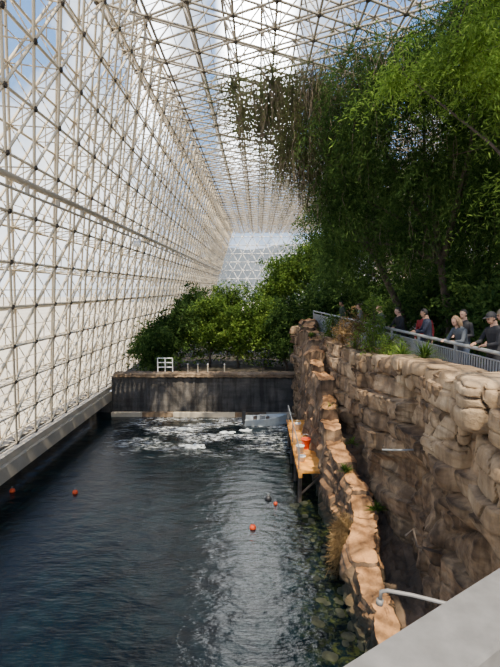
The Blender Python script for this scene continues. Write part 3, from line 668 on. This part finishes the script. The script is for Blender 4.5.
    if hairstyle=="long": 
        m.sweep([(0,-.06,.04),(0,-.085,-.05),(0,-.09,-.16),(0,-.07,-.26)],[.06,.085,.08,.03],12)
        for s in (-1,1): m.sweep([(s*.065,.02,.07),(s*.085,.01,0),(s*.085,-.0,-.1),(s*.07,-.02,-.2)],[.02,.03,.03,.012],8)
    part("hair",m,hair)
    if cap:
        m=MB(); m.ell((0,-.008,.045),(.092,.106,.098),22,14,lambda c:c.z>.05)
        V=[];F=[]
        for i in range(9):
            t=math.pi*i/8; V+=[(.085*math.cos(t),.03+.06*math.sin(t),.055),(.07*math.cos(t),.06+.125*math.sin(t),.045)]
        for i in range(8): F.append((2*i,2*i+1,2*i+3,2*i+2))
        m.add(V,F); part("cap",m,cap)
    for s in (-1,1):
        m=MB(); m.ell((s*.03,.088,.010),(.012,.008,.007),10,8); part("eye",m,M_eye)
    m=MB(); m.ell((0,.094,-.052),(.022,.006,.006),10,6); part("mouth",m,M_lip)
    tag(root,label,"person"); return root
ZW=ZF; L90=math.pi/2
person((fx(10.2)+.42,10.2,ZW),L90+.25,1.84,cloth["black"],cloth["black"],hairm["black"],skinB,"person in a black jacket and black cap looking over the railing",lean=.08,arms="rail",cap=cloth["black"],nod=.25)
person((fx(10.5)+.80,10.5,ZW),L90-.1,1.88,cloth["black"],cloth["khaki"],hairm["brown"],skinA,"person in a dark jacket and khaki cap standing at the walkway",arms="hold",cap=cloth["khaki"],nod=.2)
person((fx(11.6)+.46,11.6,ZW),L90+.35,1.72,cloth["grey"],cloth["jeans"],hairm["blond"],skinA,"fair-haired person in a grey top leaning on the railing",lean=.35,arms="rail",hairstyle="long",nod=.2)
person((fx(14.4)+.75,14.4,ZW),L90+.9,1.70,cloth["red"],cloth["jeans"],hairm["brown"],skinA,"person in a dark red shirt beside the railing",arms="down",nod=.1)
person((fx(13.6)+.5,13.6,ZW),L90-.2,1.76,cloth["navy"],cloth["black"],hairm["black"],skinB,"person in a dark navy jacket at the railing",arms="rail",lean=.1,nod=.2)
person((fx(12.6)+1.0,12.6,ZW),L90+.5,1.78,cloth["black"],cloth["jeans"],hairm["black"],skinA,"person in a black top standing back from the railing",arms="hold",nod=.1)
person((fx(15.6)+.5,15.6,ZW),L90+.3,1.72,cloth["black"],cloth["black"],hairm["black"],skinA,"person in dark clothes resting on the railing",arms="rail",lean=.15,nod=.1)
person((fx(17.4)+.5,17.4,ZW),L90+.2,1.72,cloth["green"],cloth["jeans"],hairm["brown"],skinA,"person in a dark top further along the walkway",lean=.1,arms="rail")
person((fx(20)+.5,20,ZW),L90,1.70,cloth["white"],cloth["jeans"],hairm["brown"],skinA,"person in a grey shirt at the railing",arms="hold")
person((fx(23)+.55,23,ZW),L90+.3,1.74,cloth["green"],cloth["black"],hairm["black"],skinB,"person in a dark green jacket near the end of the railing",arms="down")
# ---------------------------------------------------------------- light, world, camera
w=bpy.data.worlds.new("sky"); bpy.context.scene.world=w; w.use_nodes=True; nt=w.node_tree; bg=nt.nodes["Background"]
tc=nt.nodes.new("ShaderNodeTexCoord"); n=nt.nodes.new("ShaderNodeTexNoise"); n.inputs["Scale"].default_value=3.0; n.inputs["Detail"].default_value=7; n.inputs["Roughness"].default_value=.55
nt.links.new(tc.outputs["Generated"],n.inputs["Vector"])
cl=ramp(nt,n.outputs["Fac"],[(.49,(0,0,0)),(.62,(1,1,1))])
s=nt.nodes.new("ShaderNodeSeparateXYZ"); nt.links.new(tc.outputs["Generated"],s.inputs[0])
sky=ramp(nt,s.outputs[2],[(.0,(.75,.82,.92)),(.2,(.28,.52,.90)),(.7,(.09,.29,.78))])
col=mixc(nt,cl,sky,(1.6,1.63,1.66))
def mrw(src,a,b_,c=0.,d=1.):
    m=nt.nodes.new("ShaderNodeMapRange"); m.interpolation_type='SMOOTHSTEP'; m.inputs[1].default_value=a;m.inputs[2].default_value=b_;m.inputs[3].default_value=c;m.inputs[4].default_value=d
    nt.links.new(src,m.inputs[0]); return m.outputs[0]
def mth(op,a,b_):
    m=nt.nodes.new("ShaderNodeMath"); m.operation=op
    for i,q in enumerate((a,b_)):
        if isinstance(q,(int,float)): m.inputs[i].default_value=q
        else: nt.links.new(q,m.inputs[i])
    return m.outputs[0]
X,Y,Z=s.outputs
xw=mth('DIVIDE',X,mth('MAXIMUM',Y,.05))
b1=mth('MULTIPLY',mrw(xw,-.09,-.04),mrw(xw,.09,.04)); b2_=mth('MULTIPLY',mrw(xw,-.27,-.22),mrw(xw,-.15,-.20))
band=mth('MULTIPLY',mth('ADD',mth('MULTIPLY',b1,1.0),mth('MULTIPLY',b2_,.3)),mth('MULTIPLY',mrw(Z,.18,.34),mrw(Y,.1,.3)))  # bright sky strips added to give the water its light streaks
col=mixc(nt,band,col,(13,13.2,13.2))
nt.links.new(col,bg.inputs[0]); bg.inputs[1].default_value=1.7
L=bpy.data.lights.new("sun",'SUN'); L.energy=12; L.angle=.01; L.color=(1,.87,.68)
o=bpy.data.objects.new("sun",L); C.objects.link(o); o.rotation_euler=Vector((.08,-.52,.84)).to_track_quat('Z','Y').to_euler()
cam=bpy.data.cameras.new("camera"); cam.sensor_fit='VERTICAL'; cam.sensor_height=36; cam.lens=26; cam.clip_start=.05; cam.clip_end=1000
o=bpy.data.objects.new("camera",cam); C.objects.link(o); o.location=(0,0,H); o.rotation_euler=(math.radians(90-5.33),0,math.radians(.95))
bpy.context.scene.camera=o
